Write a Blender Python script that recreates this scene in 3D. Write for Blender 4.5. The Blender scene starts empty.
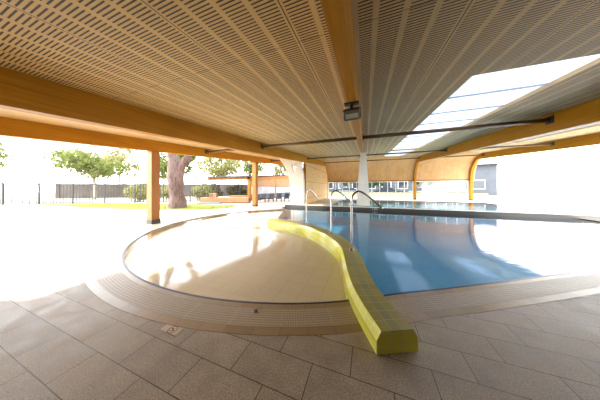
import bpy, bmesh, math, random
from mathutils import Vector, Matrix
from mathutils.geometry import tessellate_polygon
random.seed(7)
C = bpy.context.scene.collection
S = bpy.context.scene
PI = math.pi
SL = 0.0753                       # the roof rises gently away from the entrance


def ZC(y):
    return 2.915 + SL * y         # underside of the roof


# ------------------------------------------------------------------ materials
def new_mat(name):
    m = bpy.data.materials.new(name)
    m.use_nodes = True
    nt = m.node_tree
    for n in list(nt.nodes):
        nt.nodes.remove(n)
    out = nt.nodes.new('ShaderNodeOutputMaterial')
    return m, nt, out


class NB:
    """small helper that writes node graphs"""
    def __init__(s, nt):
        s.nt = nt

    def n(s, t, **kw):
        k = s.nt.nodes.new(t)
        for a, v in kw.items():
            setattr(k, a, v)
        return k

    def put(s, sock, v):
        if isinstance(v, bpy.types.NodeSocket):
            s.nt.links.new(v, sock)
        else:
            sock.default_value = v

    def m(s, op, a, b=0.0, c=None):
        k = s.n('ShaderNodeMath', operation=op)
        s.put(k.inputs[0], a)
        s.put(k.inputs[1], b)
        if c is not None:
            s.put(k.inputs[2], c)
        return k.outputs[0]

    def mix(s, f, a, b):
        k = s.n('ShaderNodeMix', data_type='RGBA')
        s.put(k.inputs[0], f)
        s.put(k.inputs[6], a)
        s.put(k.inputs[7], b)
        return k.outputs[2]

    def noise(s, vec, scale, detail=3.0, rough=0.5):
        k = s.n('ShaderNodeTexNoise')
        k.inputs['Scale'].default_value = scale
        k.inputs['Detail'].default_value = detail
        k.inputs['Roughness'].default_value = rough
        if vec is not None:
            s.nt.links.new(vec, k.inputs['Vector'])
        return k.outputs['Fac']

    def coord(s, which='Object'):
        return s.n('ShaderNodeTexCoord').outputs[which]

    def scaled(s, vec, sc, loc=(0, 0, 0)):
        k = s.n('ShaderNodeMapping')
        s.nt.links.new(vec, k.inputs['Vector'])
        k.inputs['Scale'].default_value = sc
        k.inputs['Location'].default_value = loc
        return k.outputs[0]

    def rng(s, v, a, b, lo=0.0, hi=1.0):
        k = s.n('ShaderNodeMapRange')
        s.put(k.inputs[0], v)
        for i, q in enumerate((a, b, lo, hi)):
            k.inputs[i + 1].default_value = q
        return k.outputs[0]

    def bump(s, h, strength=0.3, dist=0.01):
        k = s.n('ShaderNodeBump')
        k.inputs['Strength'].default_value = strength
        k.inputs['Distance'].default_value = dist
        s.nt.links.new(h, k.inputs['Height'])
        return k.outputs[0]

    def bsdf(s, col, rough=0.5, metal=0.0, normal=None, spec=0.5):
        k = s.n('ShaderNodeBsdfPrincipled')
        s.put(k.inputs['Base Color'], col)
        s.put(k.inputs['Roughness'], rough)
        k.inputs['Metallic'].default_value = metal
        k.inputs['Specular IOR Level'].default_value = spec
        if normal is not None:
            s.nt.links.new(normal, k.inputs['Normal'])
        return k.outputs[0]


def rgb(c):
    return (c[0], c[1], c[2], 1.0)


def plain(name, col, rough=0.5, metal=0.0, var=0.12, scale=8.0, bump=0.0, spec=0.5):
    m, nt, out = new_mat(name)
    b = NB(nt)
    co = b.coord()
    f = b.noise(co, scale, 4)
    c1 = rgb([x * (1 - var) for x in col])
    c2 = rgb([min(1, x * (1 + var)) for x in col])
    cc = b.mix(b.rng(f, .3, .7), c1, c2)
    nrm = b.bump(f, bump, .01) if bump else None
    nt.links.new(b.bsdf(cc, rough, metal, nrm, spec), out.inputs[0])
    return m


def wood(name, dark, light, stretch=(6, .35, 6), rough=0.4, seams=None, spec=.5):
    """grain drawn out along the axis with the small stretch value; seams=(axis, pitch, width)"""
    m, nt, out = new_mat(name)
    b = NB(nt)
    co = b.coord()
    f = b.noise(b.scaled(co, stretch), 3.0, 6, .6)
    g = b.noise(co, .9, 2)
    k = b.m('ADD', b.m('MULTIPLY', f, .7), b.m('MULTIPLY', g, .3))
    cc = b.mix(b.rng(k, .35, .65), rgb(dark), rgb(light))
    if seams:
        sp = b.n('ShaderNodeSeparateXYZ')
        nt.links.new(co, sp.inputs[0])
        for ax, pitch, w, *off in seams:
            fr = b.m('FRACT', b.m('DIVIDE', b.m('SUBTRACT', sp.outputs[ax], off[0] if off else 0.0), pitch))
            cc = b.mix(b.m('LESS_THAN', fr, w / pitch), cc, rgb([x * .35 for x in dark]))
    nt.links.new(b.bsdf(cc, rough, 0, b.bump(f, .08, .004), spec), out.inputs[0])
    return m


def slotted_ceiling():
    m, nt, out = new_mat('slotted_plywood')
    b = NB(nt)
    co = b.coord()
    sp = b.n('ShaderNodeSeparateXYZ')
    nt.links.new(co, sp.inputs[0])
    X, Y = sp.outputs[0], sp.outputs[1]
    P = .2665
    x = b.m('ADD', X, .18 + P * 40)
    col = b.m('FLOOR', b.m('DIVIDE', x, P))
    fx = b.m('FRACT', b.m('DIVIDE', x, P))
    dx = b.m('ABSOLUTE', b.m('SUBTRACT', fx, .5))                # .5 at strip centre
    inside = b.m('LESS_THAN', dx, .5 - .028 / P)
    odd = b.m('MODULO', col, 2.0)
    fy = b.m('FRACT', b.m('ADD', b.m('DIVIDE', Y, .036), b.m('MULTIPLY', odd, .5)))
    slot = b.m('MULTIPLY', inside, b.m('LESS_THAN', fy, .38))
    # open joint between panels every fourth strip, and a fine cross joint
    left = b.m('LESS_THAN', X, -.18)
    xg = b.m('ADD', X, .18 + P * 40)
    xg = b.m('ADD', xg, b.m('MULTIPLY', left, P * 2))
    fg = b.m('FRACT', b.m('DIVIDE', xg, P * 4))
    dg = b.m('SUBTRACT', .5, b.m('ABSOLUTE', b.m('SUBTRACT', fg, .5)))
    joint = b.m('LESS_THAN', dg, .0055 / (P * 4))
    fj = b.m('FRACT', b.m('DIVIDE', b.m('ADD', Y, .55), 2.44))
    joint = b.m('MAXIMUM', joint, b.m('LESS_THAN', fj, .006 / 2.44))
    gr = b.noise(b.scaled(co, (14, .8, 4)), 3, 5, .6)
    ply = b.mix(b.rng(gr, .3, .7), (.58, .385, .165, 1), (.68, .475, .215, 1))
    cc = b.mix(slot, ply, (.035, .020, .009, 1))
    cc = b.mix(joint, cc, (.04, .025, .014, 1))
    nt.links.new(b.bsdf(cc, .55, spec=.25), out.inputs[0])
    return m


def pavers():
    m, nt, out = new_mat('stone_pavers')
    b = NB(nt)
    co = b.coord()
    br = b.n('ShaderNodeTexBrick')
    br.offset = .5
    br.offset_frequency = 2
    nt.links.new(b.scaled(co, (1, 1, 1), (.69, -1.095, 0)), br.inputs['Vector'])
    br.inputs['Scale'].default_value = 1
    br.inputs['Brick Width'].default_value = .58
    br.inputs['Row Height'].default_value = .27
    br.inputs['Mortar Size'].default_value = .0035
    br.inputs['Mortar Smooth'].default_value = .3
    br.inputs['Color1'].default_value = (.36, .31, .25, 1)
    br.inputs['Color2'].default_value = (.44, .38, .305, 1)
    br.inputs['Mortar'].default_value = (.05, .04, .03, 1)
    fine = b.noise(co, 95, 3, .7)
    big = b.noise(co, 5, 4, .6)
    k = b.m('MULTIPLY', b.rng(fine, .3, .7, .5, 1.5), b.rng(big, .25, .75, .78, 1.2))
    mul = b.n('ShaderNodeMix', data_type='RGBA', blend_type='MULTIPLY')
    mul.inputs[0].default_value = 1
    nt.links.new(br.outputs['Color'], mul.inputs[6])
    nt.links.new(k, mul.inputs[7])
    h = b.m('SUBTRACT', b.m('MULTIPLY', fine, .3), br.outputs['Fac'])
    nt.links.new(b.bsdf(mul.outputs[2], b.rng(big, .3, .7, .42, .62), 0, b.bump(h, .35, .004)), out.inputs[0])
    return m


def uv_tiles(name, col, grout, w, hgt, gap, rough=.3, var=.12, spec=.5):
    """tiles laid along the uv of a strip"""
    m, nt, out = new_mat(name)
    b = NB(nt)
    uv = b.coord('UV')
    br = b.n('ShaderNodeTexBrick')
    br.offset = 0
    nt.links.new(uv, br.inputs['Vector'])
    br.inputs['Scale'].default_value = 1
    br.inputs['Brick Width'].default_value = w
    br.inputs['Row Height'].default_value = hgt
    br.inputs['Mortar Size'].default_value = gap
    br.inputs['Mortar Smooth'].default_value = .2
    br.inputs['Color1'].default_value = rgb([x * (1 - var) for x in col])
    br.inputs['Color2'].default_value = rgb([min(1, x * (1 + var)) for x in col])
    br.inputs['Mortar'].default_value = rgb(grout)
    nt.links.new(b.bsdf(br.outputs['Color'], rough, 0, b.bump(br.outputs['Fac'], -.25, .003), spec), out.inputs[0])
    return m


def grating():
    m, nt, out = new_mat('gutter_grating')
    b = NB(nt)
    sp = b.n('ShaderNodeSeparateXYZ')
    nt.links.new(b.coord('UV'), sp.inputs[0])
    a = b.m('LESS_THAN', b.m('FRACT', b.m('DIVIDE', sp.outputs[0], .0165)), .42)
    r = b.m('GREATER_THAN', b.m('FRACT', b.m('DIVIDE', sp.outputs[1], .034)), .34)
    seg = b.m('LESS_THAN', b.m('FRACT', b.m('DIVIDE', sp.outputs[0], .5)), .008)
    f = b.m('MULTIPLY', a, r)
    cc = b.mix(f, (.47, .385, .275, 1), (.16, .125, .085, 1))
    cc = b.mix(seg, cc, (.56, .48, .36, 1))
    nt.links.new(b.bsdf(cc, .45), out.inputs[0])
    return m


def floor_tiles(name, c1, c2, size, grout):
    m, nt, out = new_mat(name)
    b = NB(nt)
    co = b.coord()
    br = b.n('ShaderNodeTexBrick')
    br.offset = 0
    nt.links.new(co, br.inputs['Vector'])
    br.inputs['Scale'].default_value = 1
    br.inputs['Brick Width'].default_value = size
    br.inputs['Row Height'].default_value = size
    br.inputs['Mortar Size'].default_value = size * .03
    br.inputs['Color1'].default_value = rgb(c1)
    br.inputs['Color2'].default_value = rgb(c2)
    br.inputs['Mortar'].default_value = rgb(grout)
    nt.links.new(b.bsdf(br.outputs['Color'], .5), out.inputs[0])
    return m


def schlick(b, nrm, f0):
    lw = b.n('ShaderNodeLayerWeight')
    lw.inputs['Blend'].default_value = .5
    if nrm is not None:
        b.nt.links.new(nrm, lw.inputs['Normal'])
    return b.m('ADD', b.m('MULTIPLY', b.m('POWER', lw.outputs['Facing'], 5.0), 1 - f0), f0)


def water(name, tint, scale, strength):
    m, nt, out = new_mat(name)
    b = NB(nt)
    co = b.coord()
    h = b.noise(b.scaled(co, (1, 1.6, 1)), scale, 3, .55)
    nrm = b.bump(h, strength, .02)
    tr = b.n('ShaderNodeBsdfTransparent')
    tr.inputs[0].default_value = rgb(tint)
    gl = b.n('ShaderNodeBsdfGlossy')
    gl.inputs['Roughness'].default_value = .03
    nt.links.new(nrm, gl.inputs['Normal'])
    mx = b.n('ShaderNodeMixShader')
    nt.links.new(schlick(b, nrm, .02), mx.inputs[0])
    nt.links.new(tr.outputs[0], mx.inputs[1])
    nt.links.new(gl.outputs[0], mx.inputs[2])
    nt.links.new(mx.outputs[0], out.inputs[0])
    return m


def glass(name, tint=(.92, .95, .95)):
    m, nt, out = new_mat(name)
    b = NB(nt)
    tr = b.n('ShaderNodeBsdfTransparent')
    k = b.noise(b.coord(), .7, 2)
    nt.links.new(b.mix(b.rng(k, .3, .7), rgb([x * .97 for x in tint]), rgb(tint)), tr.inputs[0])
    gl = b.n('ShaderNodeBsdfGlossy')
    gl.inputs['Roughness'].default_value = .02
    mx = b.n('ShaderNodeMixShader')
    nt.links.new(schlick(b, None, .04), mx.inputs[0])
    nt.links.new(tr.outputs[0], mx.inputs[1])
    nt.links.new(gl.outputs[0], mx.inputs[2])
    nt.links.new(mx.outputs[0], out.inputs[0])
    return m


def translucent(name, trans, diff, stripes=None, share=.8):
    m, nt, out = new_mat(name)
    b = NB(nt)
    co = b.coord()
    f = b.noise(b.scaled(co, (.25, 1.0, 1)), 1.6, 3)
    k = b.rng(f, .3, .7)
    tr = b.n('ShaderNodeBsdfTranslucent')
    nt.links.new(b.mix(k, rgb([x * .86 for x in trans]), rgb(trans)), tr.inputs[0])
    df = b.n('ShaderNodeBsdfDiffuse')
    nt.links.new(b.mix(k, rgb([x * .86 for x in diff]), rgb(diff)), df.inputs[0])
    mx = b.n('ShaderNodeMixShader')
    mx.inputs[0].default_value = share
    nt.links.new(df.outputs[0], mx.inputs[1])
    nt.links.new(tr.outputs[0], mx.inputs[2])
    nt.links.new(mx.outputs[0], out.inputs[0])
    return m


def bark(name, cols, scale=2.5):
    m, nt, out = new_mat(name)
    b = NB(nt)
    co = b.coord()
    f = b.noise(b.scaled(co, (1, 1, .45)), scale, 5, .6)
    f2 = b.noise(b.scaled(co, (1, 1, .3)), scale * 3.3, 4, .6)
    cc = b.mix(b.rng(f, .38, .62), rgb(cols[0]), rgb(cols[1]))
    cc = b.mix(b.rng(f2, .52, .62), cc, rgb(cols[2]))
    nt.links.new(b.bsdf(cc, .8, 0, b.bump(f2, .5, .05)), out.inputs[0])
    return m


M = {}
M['ceiling'] = slotted_ceiling()
M['soffit'] = wood('plain_ply_soffit', (.50, .32, .14), (.60, .41, .20), (5, .4, 5), .5)
M['glulam'] = wood('honey_glulam', (.34, .138, .005), (.48, .215, .011), (9, .25, 9), .45, None, .15)
M['pavilion_wood'] = wood('orange_pavilion_timber', (.17, .062, .006), (.25, .10, .012), (9, 9, .3), .5, None, .2)
M['pavilion_ply'] = wood('tan_pavilion_ply', (.19, .105, .045), (.25, .145, .065), (1.2, .4, 1.2), .5, None, .2)
M['glulam_up'] = wood('honey_glulam_post', (.25, .090, .007), (.35, .14, .012), (9, 9, .3), .4, None, .3)
M['cladding'] = wood('pale_ply_cladding', (.50, .28, .10), (.62, .37, .15), (1.2, 1.2, .5), .5, [(0, 1.06, .012)])
M['cladding_side'] = wood('pale_ply_panels', (.56, .345, .145), (.66, .44, .19), (1.2, .4, 1.2), .5, [(2, 1.3, .035, .6)])
M['back'] = wood('dark_timber_lining', (.12, .075, .035), (.17, .11, .055), (1.2, 1.2, .5), .6, [(0, 1.06, .012)])
M['tie'] = plain('dark_brown_steel', (.13, .066, .022), .45, 0, .15, 5)
M['dark_steel'] = plain('dark_grey_steel', (.05, .045, .04), .5, .3, .15, 9)
M['white_paint'] = plain('off_white_paint', (.78, .75, .68), .5, 0, .05, 3)
M['white_frame'] = plain('white_window_paint', (.80, .78, .74), .4, 0, .04, 4)
M['glass'] = glass('window_glass')
M['skylight'] = translucent('opal_skylight_sheet', (.50, .54, .60), (.6, .62, .65))
M['paver'] = pavers()
M['navy'] = uv_tiles('navy_waterline_tiles', (.018, .028, .075), (.02, .026, .06), .05, 10, .002, .35, .12, .2)
M['tan_tile'] = uv_tiles('tan_border_tiles', (.33, .235, .125), (.20, .15, .09), .25, 10, .004, .35)
M['grate'] = grating()
M['wade_floor'] = floor_tiles('sand_pool_floor', (.77, .67, .51), (.80, .70, .54), .3, (.72, .62, .465))
M['blue_floor'] = floor_tiles('blue_pool_floor', (.028, .215, .38), (.036, .24, .41), .1, (.05, .26, .42))
M['teal_floor'] = floor_tiles('teal_pool_floor', (.34, .68, .70), (.40, .74, .75), .1, (.3, .6, .6))
M['water'] = water('clear_shallow_water', (.97, .98, .95), 7.0, .11)
M['water_deep'] = water('clear_deep_water', (.80, .92, .97), 5.0, .085)
M['lime'] = uv_tiles('lime_yellow_tiles', (.67, .67, .075), (.66, .65, .26), .122, .1, .004, .14, .10, .75)
M['cap'] = uv_tiles('olive_cap_tiles', (.37, .345, .10), (.47, .44, .24), .122, 10, .004, .3, .12)
M['cap_mid'] = uv_tiles('grey_green_cap_tiles', (.31, .32, .13), (.47, .44, .24), .122, 10, .004, .3, .12)
M['gutter_band'] = uv_tiles('grey_wall_tiles', (.042, .035, .026), (.07, .06, .05), .2, .1, .004, .3)
M['coping'] = plain('pale_concrete', (.66, .62, .55), .6, 0, .08, 3, .1)
M['stainless'] = plain('brushed_stainless', (.62, .59, .55), .18, 1.0, .06, 20)
M['ground'] = plain('pale_gravel', (.26, .235, .20), .9, 0, .2, 1.2)
M['soil'] = plain('lawn_soil', (.17, .19, .02), .9, 0, .25, 2.5)
M['grass'] = plain('yellow_green_grass', (.20, .22, .028), .7, 0, .3, 1.5)
M['gum'] = bark('mottled_gum_bark', [(.060, .028, .018), (.095, .054, .040), (.032, .014, .010)])
M['trunk'] = bark('grey_bark', [(.24, .19, .15), (.34, .28, .22), (.15, .11, .09)])
M['leaf'] = translucent('olive_leaves', (.15, .17, .05), (.14, .16, .05), share=.5)
M['leaf_pale'] = translucent('pale_leaves', (.25, .24, .09), (.21, .20, .08), share=.5)
M['leaf_dark'] = translucent('dark_leaves', (.10, .15, .06), (.08, .12, .05), share=.4)
M['black_metal'] = plain('black_fence_metal', (.03, .03, .03), .5, .2, .1, 8)
M['dark_roof'] = plain('dark_roof_metal', (.015, .014, .013), .5, .2, .1, 3)
M['bench_wood'] = wood('bench_timber', (.24, .10, .035), (.32, .16, .065), (.5, 5, 5), .5, [(2, .14, .012)])
M['turquoise'] = plain('turquoise_foam', (.02, .15, .17), .7, 0, .1, 5)
M['black_plastic'] = plain('black_plastic', (.008, .0085, .01), .5, 0, .15, 9)
M['navy_fabric'] = plain('navy_cushion_fabric', (.010, .014, .026), .85, 0, .2, 30)
M['deck_wood'] = wood('brown_deck_boards', (.15, .085, .055), (.22, .14, .09), (.4, 5, 5), .6, [(1, .14, .012)])
M['opal'] = translucent('opal_wall_sheet', (.5, .51, .55), (.42, .43, .45), share=.35)
M['crate_brown'] = plain('dark_red_crate', (.16, .055, .03), .6, 0, .15, 6)
M['crate_tan'] = plain('tan_crate_slats', (.28, .19, .07), .6, 0, .1, 6)
M['lamp_body'] = plain('weathered_lamp_housing', (.26, .28, .26), .5, .3, .1, 12)
M['bar_grey'] = plain('pale_grey_bars', (.50, .52, .55), .5, 0, .05, 9)
M['lamp_top'] = plain('brown_lamp_hood', (.055, .038, .026), .6, .1, .2, 12)
M['lamp_glass'] = plain('frosted_lamp_glass', (.80, .90, .87), .25, 0, .05, 6)
M['sign_white'] = plain('worn_white_plate', (.62, .56, .47), .5, 0, .12, 40)
M['sign_red'] = plain('faded_red_paint', (.36, .10, .06), .5, 0, .15, 40)
M['sign_black'] = plain('faded_black_paint', (.05, .04, .035), .5, 0, .15, 40)
M['cream_wall'] = plain('cream_render', (.30, .265, .17), .8, 0, .06, 2)
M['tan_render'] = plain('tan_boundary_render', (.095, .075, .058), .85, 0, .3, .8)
M['grey_wall'] = plain('blue_grey_render', (.06, .068, .08), .8, 0, .12, 1)
M['dark_glass'] = plain('dark_window_glass', (.03, .035, .045), .1, 0, .1, 2)
M['car_paint'] = plain('silver_car_paint', (.45, .47, .50), .25, .6, .03, 2)
M['car_blue'] = plain('dark_blue_car_paint', (.03, .05, .10), .2, .3, .03, 2)


# ------------------------------------------------------------------ mesh helpers
def link(name, me, mat, parent=None):
    o = bpy.data.objects.new(name, me)
    C.objects.link(o)
    if mat is not None:
        me.materials.append(mat)
    if parent is not None:
        o.parent = parent
    return o


def obj(name, bm, mat, parent=None, smooth=False):
    bmesh.ops.recalc_face_normals(bm, faces=bm.faces)
    me = bpy.data.meshes.new(name)
    bm.to_mesh(me)
    bm.free()
    if smooth:
        for p in me.polygons:
            p.use_smooth = True
    return link(name, me, mat, parent)


def raw(name, verts, faces, mat, parent=None, uvs=None, smooth=False):
    me = bpy.data.meshes.new(name)
    me.from_pydata([tuple(v) for v in verts], [], faces)
    if uvs is not None:
        l = me.uv_layers.new(name='UVMap')
        for p in me.polygons:
            for li, vi in zip(p.loop_indices, p.vertices):
                l.data[li].uv = uvs[vi]
    if smooth:
        for p in me.polygons:
            p.use_smooth = True
    me.update()
    return link(name, me, mat, parent)


def thing(name, label, cat, loc=(0, 0, 0), rz=0.0, group=None):
    o = bpy.data.objects.new(name, None)
    C.objects.link(o)
    o.empty_display_size = .2
    o.location = loc
    o.rotation_euler = (0, 0, rz)
    return tag(o, label, cat, group)


def tag(o, label, cat, group=None, kind=None):
    o['label'] = label
    o['category'] = cat
    if group:
        o['group'] = group
    if kind:
        o['kind'] = kind
    return o


def struct(o, label=None, cat=None):
    o['kind'] = 'structure'
    if label:
        o['label'] = label
        o['category'] = cat
    return o


def box(bm, c, s, rot=None, bev=0.0):
    r = bmesh.ops.create_cube(bm, size=1)
    vs = r['verts']
    mt = Matrix.Translation(c) @ (rot if rot is not None else Matrix.Identity(4)) @ Matrix.Diagonal((s[0], s[1], s[2], 1))
    bmesh.ops.transform(bm, matrix=mt, verts=vs)
    if bev > 0:
        es = list({e for v in vs for e in v.link_edges})
        bmesh.ops.bevel(bm, geom=es, offset=bev, segments=2, affect='EDGES', profile=.5)


def boxes(name, items, mat, parent=None, bev=0.0):
    bm = bmesh.new()
    for it in items:
        box(bm, it[0], it[1], it[2] if len(it) > 2 else None, bev)
    return obj(name, bm, mat, parent)


def prism(bm, poly, fn, a, b):
    """extrude the 2-D poly between a and b; fn(p, q) gives the 3-D point"""
    lo = [bm.verts.new(fn(p, a)) for p in poly]
    hi = [bm.verts.new(fn(p, b)) for p in poly]
    n = len(poly)
    for tri in tessellate_polygon([[Vector((p[0], p[1], 0)) for p in poly]]):
        bm.faces.new([lo[i] for i in tri])
        bm.faces.new([hi[i] for i in reversed(tri)])
    for i in range(n):
        j = (i + 1) % n
        bm.faces.new((lo[i], lo[j], hi[j], hi[i]))


def tube(bm, pts, rad, seg=10, cap=True):
    pts = [Vector(p) for p in pts]
    if not hasattr(rad, '__len__'):
        rad = [rad] * len(pts)
    rings = []
    ref = Vector((0, 0, 1))
    for i, p in enumerate(pts):
        t = (pts[min(i + 1, len(pts) - 1)] - pts[max(i - 1, 0)]).normalized()
        if abs(t.dot(ref)) > .97:
            ref = Vector((1, 0, 0)) if abs(t.x) < .9 else Vector((0, 1, 0))
        u = (ref - t * ref.dot(t)).normalized()
        v = t.cross(u)
        ref = u
        rings.append([bm.verts.new(p + (u * math.cos(k * 2 * PI / seg) + v * math.sin(k * 2 * PI / seg)) * rad[i]) for k in range(seg)])
    for a, b in zip(rings, rings[1:]):
        for k in range(seg):
            bm.faces.new((a[k], a[(k + 1) % seg], b[(k + 1) % seg], b[k]))
    if cap:
        bm.faces.new(rings[0][::-1])
        bm.faces.new(rings[-1])


def cyl(bm, c, r, h, seg=20, r2=None):
    bmesh.ops.create_cone(bm, cap_ends=True, segments=seg, radius1=r, radius2=r if r2 is None else r2, depth=h,
                          matrix=Matrix.Translation((c[0], c[1], c[2] + h / 2)))


def flat(polys, z):
    """tessellate outline + holes"""
    pl = [[Vector((p[0], p[1], 0)) for p in q] for q in polys]
    tri = tessellate_polygon(pl)
    zs = z if callable(z) else (lambda x, y: z)
    vs = [(v.x, v.y, zs(v.x, v.y)) for q in pl for v in q]
    fs = []
    for t in tri:
        a, b, c = (Vector(vs[i]) for i in t)
        fs.append(tuple(t) if (b - a).cross(c - a).z > 0 else tuple(reversed(t)))
    return vs, fs


def slab(name, polys, ztop, thick, mat, parent=None):
    """flat outline with holes and real thickness"""
    vs, fs = flat(polys, ztop)
    n = len(vs)
    # wind so the top faces up
    out = []
    for t in fs:
        a, b, c = (Vector(vs[i]) for i in t)
        if (b - a).cross(c - a).z < 0:
            t = t[::-1]
        out.append(t)
    faces = list(out) + [tuple(i + n for i in t[::-1]) for t in out]
    k = 0
    for q in polys:
        m = len(q)
        for i in range(m):
            j = (i + 1) % m
            faces.append((k + i, k + j, k + j + n, k + i + n))
        k += m
    allv = vs + [(x, y, z - thick) for x, y, z in vs]
    bm = bmesh.new()
    bv = [bm.verts.new(v) for v in allv]
    for f in faces:
        try:
            bm.faces.new([bv[i] for i in f])
        except ValueError:
            pass
    return obj(name, bm, mat, parent)


def spline(pts, n=8):
    P = [Vector(p) for p in pts]
    P = [P[0] * 2 - P[1]] + P + [P[-1] * 2 - P[-2]]
    out = []
    for i in range(1, len(P) - 2):
        for k in range(n):
            t = k / n
            a, b, c, d = P[i - 1], P[i], P[i + 1], P[i + 2]
            out.append(.5 * (2 * b + (c - a) * t + (2 * a - 5 * b + 4 * c - d) * t * t + (3 * b - a - 3 * c + d) * t ** 3))
    out.append(P[-2])
    return out


def normals2(path):
    """right-hand normals of a 2-D path"""
    out = []
    for i in range(len(path)):
        a = path[max(i - 1, 0)]
        b = path[min(i + 1, len(path) - 1)]
        t = (Vector((b[0] - a[0], b[1] - a[1]))).normalized()
        out.append(Vector((t.y, -t.x)))
    return out


def lengths(path):
    s = [0.0]
    for a, b in zip(path, path[1:]):
        s.append(s[-1] + math.hypot(b[0] - a[0], b[1] - a[1]))
    return s


def band(name, path, prof, mat, parent=None, vscale=None):
    """sweep an open profile [(offset to the right, z)] along a level path, uv = (run, girth)"""
    N = normals2(path)
    L = lengths(path)
    g = lengths(prof)
    vs, uv, fs = [], [], []
    m = len(prof)
    for p, n, s in zip(path, N, L):
        for (o, z), q in zip(prof, g):
            vs.append((p[0] + n.x * o, p[1] + n.y * o, z))
            uv.append((s, q + 5.0 if vscale is None else vscale + q))
    for i in range(len(path) - 1):
        for j in range(m - 1):
            a = i * m + j
            fs.append((a, a + m, a + m + 1, a + 1))
    return raw(name, vs, fs, mat, parent, uv)


def text_mesh(name, body, size, depth, mat, parent, mat4):
    cu = bpy.data.curves.new(name, 'FONT')
    cu.body = body
    cu.size = size
    cu.extrude = depth
    cu.align_x = 'CENTER'
    cu.align_y = 'CENTER'
    tmp = bpy.data.objects.new(name, cu)
    C.objects.link(tmp)
    bpy.context.view_layer.update()
    me = bpy.data.meshes.new_from_object(tmp.evaluated_get(bpy.context.evaluated_depsgraph_get()))
    C.objects.unlink(tmp)
    bpy.data.objects.remove(tmp)
    me.transform(mat4)
    me.materials.clear()
    return link(name, me, mat, parent)


# ------------------------------------------------------------------ pool outline
CX, CY, R0 = -2.57, 6.53, 4.84


def cpt(deg, r=R0):
    return (CX + r * math.cos(math.radians(deg)), CY + r * math.sin(math.radians(deg)))


A0 = -54.5            # where the straight near edge of the deep pool leaves the circle
A1 = -238.0           # far end of the arc, where it meets the raised ledge
arc = [cpt(A0 + (A1 - A0) * i / 120) for i in range(121)]
ex, ey = arc[0]
right = [(9.2, ey + (9.2 - ex) * .60), (5.0, ey + (5.0 - ex) * .60), (2.0, ey + (2.0 - ex) * .585), (ex + .7, ey + .7 * .575), (ex + .25, ey + .25 * .62)]
edge = right + arc                             # near edge, walked right to left, deck on the left-hand side
LEDGE = 12.1
far_end = arc[-1]

# lime tiled dividing wall: centre line from the pavers out into the water
wall_line = [(.25, 1.695), (.10, 2.02), (-.03, 2.37), (-.14, 2.83), (-.23, 3.30), (-.37, 3.82), (-.66, 4.35), (-1.13, 4.95), (-1.77, 5.51), (-2.64, 5.95), (-3.58, 6.26)]
wl = [(v.x, v.y) for v in spline([(a, b, 0) for a, b in wall_line], 8)]

# ------------------------------------------------------------------ ground and paving
gnd = slab('ground', [[(-90, -30), (60, -30), (60, 110), (-90, 110)],
                      [(-30, -6), (-30, 26), (14, 26), (14, -6)]], -.03, .1, M['ground'])
struct(gnd)


def offset_path(path, o):
    return [(p[0] + n.x * o, p[1] + n.y * o) for p, n in zip(path, normals2(path))]


OUT = .49
hole = offset_path(edge, -OUT)                 # outer edge of the gutter and border
# (the deck lies to the left-hand side of the walk, i.e. a negative right-hand offset)
test = hole[60]
if math.hypot(test[0] - CX, test[1] - CY) < R0:
    SGN = 1
    hole = offset_path(edge, OUT)
else:
    SGN = -1
hole[0] = (9.2, hole[0][1])
hole_poly = hole + [(-5.7, hole[-1][1]), (-5.7, LEDGE), (-5.7, 25.9), (13.9, 25.9), (13.9, hole[0][1]), ]
deck = slab('floor', [[(-30, -6), (14, -6), (14, 26), (-30, 26)], hole_poly], 0.0, .12, M['paver'])
struct(deck)

# lawn beside the paving on the left
lawn_edge = [(v.x, v.y) for v in spline([(-28, 6.2, 0), (-17, 6.7, 0), (-11.9, 7.66, 0), (-9.9, 8.45, 0), (-9.1, 9.7, 0), (-9.2, 10.9, 0), (-10.0, 11.75, 0), (-12.2, 11.2, 0), (-15, 10.9, 0), (-28, 7.6, 0)], 6)]
lw = slab('lawn', [lawn_edge], .03, .06, M['soil'])
struct(lw)


def inside(p, poly):
    c = False
    j = len(poly) - 1
    for i in range(len(poly)):
        if (poly[i][1] > p[1]) != (poly[j][1] > p[1]) and p[0] < (poly[j][0] - poly[i][0]) * (p[1] - poly[i][1]) / (poly[j][1] - poly[i][1]) + poly[i][0]:
            c = not c
        j = i
    return c


vs, fs = [], []
for _ in range(26000):
    p = (random.uniform(-22, -9), random.uniform(6.5, 11.9))
    if not inside(p, lawn_edge):
        continue
    a = random.uniform(0, PI)
    w = .012
    h_ = random.uniform(.025, .055)
    lx, ly = random.uniform(-.02, .02), random.uniform(-.02, .02)
    k = len(vs)
    vs += [(p[0] - w * math.cos(a), p[1] - w * math.sin(a), .028), (p[0] + w * math.cos(a), p[1] + w * math.sin(a), .028), (p[0] + lx, p[1] + ly, .03 + h_)]
    fs.append((k, k + 1, k + 2))
g_ = raw('grass', vs, fs, M['grass'])
tag(g_, 'sunlit yellow-green short grass on the lawn around the gum tree', 'grass', kind='stuff')

# ------------------------------------------------------------------ pool basin (part of the setting), bands and water
def skirt(p):
    return [(p[0][0], p[0][1] - .04)] + p + [(p[-1][0], p[-1][1] - .04)]


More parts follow.
